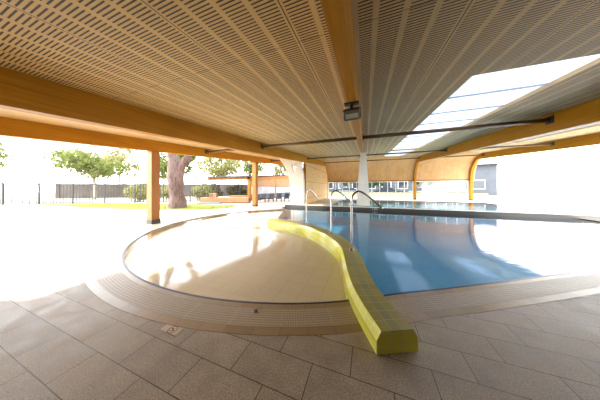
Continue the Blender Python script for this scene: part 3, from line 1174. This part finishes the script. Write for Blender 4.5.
PL = 11.4
bm = bmesh.new()
prism(bm, [(-.4, PZ(-.4)), (PL + .4, PZ(PL + .4)), (PL + .4, PZ(PL + .4) + .14), (-.4, PZ(-.4) + .14)], lambda p, q: (q, p[0], p[1]), -8.1, .12)
obj('roof', bm, M['dark_roof'], pv)
bm = bmesh.new()
prism(bm, [(-.05, PZ(-.05) - .005), (PL, PZ(PL) - .005), (PL, PZ(PL) - .05), (-.05, PZ(-.05) - .05)], lambda p, q: (q, p[0], p[1]), -6.6, -.5)
obj('roof_lining', bm, M['pavilion_ply'], pv)
for yy in (0.0, PL / 2, PL):
    bm = bmesh.new()
    zt = PZ(yy) - .06
    r_o, r_i = .62, .36
    op = [(-5.9, zt), (-r_o, zt)] + [(-r_o + r_o * math.sin(a * PI / 16), zt - r_o + r_o * math.cos(a * PI / 16)) for a in range(1, 9)] + [(0, 0)]
    ip = [(-.27, 0), (-.27, zt - r_o)] + [(-.27 - r_i + r_i * math.cos(a * PI / 16), zt - r_o + r_i * math.sin(a * PI / 16)) for a in range(1, 9)] + [(-5.9, zt - .26)]
    prism(bm, op + ip, lambda p, q: (p[0], q, p[1]), yy - .13, yy + .13)
    obj('rib', bm, M['pavilion_wood'], pv)
bm = bmesh.new()
prism(bm, [(.14, 1.6), (PL - .14, 1.6), (PL - .14, PZ(PL) - .42), (.14, PZ(0) - .42)], lambda p, q: (q, p[0], p[1]), -.12, -.02)
obj('cladding', bm, M['pavilion_ply'], pv)
bm = bmesh.new()
prism(bm, [(.14, PZ(0) - .42), (PL - .14, PZ(PL) - .42), (PL - .14, PZ(PL) - .05), (.14, PZ(0) - .05)], lambda p, q: (q, p[0], p[1]), -.16, .03)
obj('fascia', bm, M['pavilion_wood'], pv)
boxes('opal_panel', [((-.07, PL / 2, 1.15), (.03, PL - .3, .88))], M['opal'], pv)
for i in range(7):
    boxes('panel_post', [((-.07, .9 + i * 1.55, .88), (.06, .06, 1.72))], M['coping'], pv)
bm = bmesh.new()
box(bm, (-.07, PL / 2, .36), (.08, PL - .3, .68))
obj('plinth', bm, M['grey_wall'], pv)

# timber bench blocks and things on them, in front of the fence
ba = math.atan2(1.45, 4.1)
bn = thing('timber_bench', 'long low block bench of orange timber boards in front of the fence', 'bench', (-12.05, 12.85, 0), ba)
boxes('seat_block', [((0, .15, .30), (4.4, .7, .44))], M['bench_wood'], bn, .01)
boxes('kick_base', [((0, .18, .04), (4.2, .56, .08))], M['black_plastic'], bn)
boxes('end_panel', [((2.215, .15, .29), (.03, .72, .52))], M['crate_brown'], bn)
bb = thing('timber_backrest_bench', 'short raised orange timber bench behind the long low bench', 'bench', (-11.35, 13.85, 0), ba)
boxes('seat', [((0, 0, .62), (1.6, .4, .16))], M['bench_wood'], bb, .01)
for s in (-1, 1):
    boxes('leg', [((.7 * s, 0, .27), (.1, .36, .54))], M['bench_wood'], bb)
mt_ = thing('foam_mat', 'turquoise foam mat lying on the paving before the long bench', 'mat', (-13.0, 12.0, 0), ba)
boxes('mat', [((0, -.1, .05), (2.0, .36, .10))], M['turquoise'], mt_, .02)
boxes('mat_end', [((1.02, -.1, .05), (.04, .37, .11))], M['turquoise'], mt_, .015)
ct = thing('slatted_crate', 'dark red box with tan slats standing on the long bench', 'box', (-13.2, 12.62, .521), ba)
boxes('box', [((0, 0, .19), (.62, .4, .38))], M['crate_brown'], ct, .01)
for s in (.12, .22, .31):
    boxes('slat', [((s, -.208, .19), (.05, .015, .36))], M['crate_tan'], ct)
boxes('lid', [((0, 0, .39), (.66, .44, .02))], M['crate_tan'], ct)
bi = thing('litter_bin', 'dark bin at the right end of the long timber bench', 'bin', (-9.72, 14.25, 0))
bm = bmesh.new()
cyl(bm, (0, 0, 0), .24, .78, 24, .28)
obj('body', bm, M['black_plastic'], bi)
bm = bmesh.new()
cyl(bm, (0, 0, .78), .29, .05, 24, .26)
cyl(bm, (0, 0, .83), .12, .03, 20)
obj('lid', bm, M['dark_steel'], bi)

# brown decking with dark lounge chairs right of the post
dk = slab('timber_deck', [[(-9.2, 13.3), (-6.3, 14.2), (-7.2, 20.0), (-10.9, 18.6)]], .03, .028, M['deck_wood'])
struct(dk)
ch_lab = ['black lounge chair nearest the square timber post', 'black lounge chair second from the square timber post', 'black lounge chair in the middle of the row before the pavilion',
          'black lounge chair second from the forked column', 'black lounge chair nearest the forked column']
proto = None
for i in range(5):
    x, y = -9.55 + .62 * i, 15.2 + .52 * i
    if proto is None:
        proto = thing('lounge_chair', ch_lab[0], 'chair', (x, y, .031), .35, 'dark lounge chairs before the pavilion')
        boxes('seat', [((0, 0, .34), (.52, .60, .14))], M['navy_fabric'], proto, .03)
        boxes('backrest', [((0, .30, .60), (.50, .12, .46), Matrix.Rotation(math.radians(-14), 4, 'X'))], M['black_plastic'], proto, .03)
        for s in (-1, 1):
            boxes('armrest', [((.275 * s, .02, .52), (.05, .56, .05))], M['black_plastic'], proto, .01)
            for q in (-1, 1):
                boxes('leg', [((.24 * s, .24 * q, .135), (.05, .05, .27))], M['black_plastic'], proto)
    else:
        c = proto.copy()
        C.objects.link(c)
        c.location = (x, y, .031)
        c['label'] = ch_lab[i]
        for part in list(proto.children):
            d = part.copy()
            C.objects.link(d)
            d.parent = c

# ------------------------------------------------------------------ street seen through the far windows
lw2 = thing('garden_wall', 'low cream rendered wall outside the far windows', 'wall', (3.0, 28.5, -.03))
boxes('render', [((0, 0, .42), (22, .22, .84))], M['cream_wall'], lw2)
boxes('capping', [((0, 0, .87), (22, .3, .06))], M['dark_roof'], lw2)
bd = thing('street_building', 'blue-grey building across the street behind the far windows', 'building', (6.0, 44, -.03))
boxes('wall', [((0, 2, 2.9), (34, 4, 5.8))], M['grey_wall'], bd)
boxes('roof', [((0, 2, 5.9), (35, 5, .2))], M['dark_roof'], bd)
for i in range(10):
    f = boxes('window', [((-14.5 + 3.2 * i, -.02, 2.1), (1.9, .08, 1.7))], M['white_frame'], bd)
    boxes('pane', [((-14.5 + 3.2 * i, -.07, 2.1), (1.7, .03, 1.5))], M['dark_glass'], f)


def car(loc, mat, label):
    t = thing('parked_car', label, 'car', loc, 0, 'cars parked behind the cream wall')
    bm = bmesh.new()
    prism(bm, [(-2.1, .35), (2.1, .35), (2.15, .75), (1.95, .95), (1.1, 1.0), (-1.7, 1.0), (-2.1, .9)], lambda p, q: (p[0], q, p[1]), -.85, .85)
    bmesh.ops.bevel(bm, geom=bm.edges[:], offset=.04, segments=2, affect='EDGES')
    obj('body', bm, mat, t)
    bm = bmesh.new()
    prism(bm, [(1.1, 1.0), (.5, 1.45), (-1.1, 1.48), (-1.75, 1.0)], lambda p, q: (p[0], q, p[1]), -.72, .72)
    obj('cabin', bm, M['dark_glass'], t)
    boxes('roof_panel', [((-.3, 0, 1.49), (1.5, 1.4, .04))], mat, t, .015)
    for sx in (-1.3, 1.3):
        for sy in (-.78, .78):
            bm = bmesh.new()
            bmesh.ops.create_cone(bm, cap_ends=True, segments=20, radius1=.32, radius2=.32, depth=.2, matrix=Matrix.Translation((sx, sy, .33)) @ Matrix.Rotation(PI / 2, 4, 'X'))
            obj('wheel', bm, M['black_plastic'], t)


car((-2.6, 31.2, -.03), M['car_paint'], 'silver parked car behind the cream wall, left of the white column')
car((3.2, 31.2, -.03), M['car_blue'], 'dark blue parked car behind the cream wall, right of the white column')
car((8.2, 31.2, -.03), M['car_paint'], 'silver parked car behind the cream wall, by the right-hand rib')

# ------------------------------------------------------------------ light, sky, camera
w = bpy.data.worlds.new('sky')
S.world = w
w.use_nodes = True
nt = w.node_tree
bg = nt.nodes['Background']
b = NB(nt)
tc = b.coord('Generated')
sp = b.n('ShaderNodeSeparateXYZ')
nt.links.new(tc, sp.inputs[0])
nt.links.new(b.mix(b.rng(sp.outputs[2], 0, .6), (1.0, .97, .92, 1), (.80, .88, 1.0, 1)), bg.inputs[0])
bg.inputs[1].default_value = 1.0

sl = bpy.data.lights.new('sun', 'SUN')
sl.energy = 1.25
sl.color = (1, .90, .74)
sl.angle = math.radians(1.2)
so = bpy.data.objects.new('sun', sl)
C.objects.link(so)
el = math.radians(30)
dirv = Vector((.94 * math.cos(el), .30 * math.cos(el), -math.sin(el)))     # the way the light travels
so.rotation_euler = dirv.to_track_quat('-Z', 'Y').to_euler()
so.location = (-20, -5, 25)

cam = bpy.data.cameras.new('camera')
co_ = bpy.data.objects.new('camera', cam)
C.objects.link(co_)
cam.sensor_width = 54
cam.sensor_fit = 'HORIZONTAL'
cam.lens = 16.02
cam.shift_y = -12 / 600
cam.clip_start = .05
cam.clip_end = 400
co_.location = (0, 0, 1.4)
co_.rotation_euler = (PI / 2, 0, math.radians(20.34))
S.camera = co_

S.view_settings.view_transform = 'Standard'
S.view_settings.look = 'None'
S.view_settings.gamma = 1
S.view_settings.exposure = 3.45
S.cycles.max_bounces = 12
S.cycles.diffuse_bounces = 6
S.cycles.transparent_max_bounces = 16
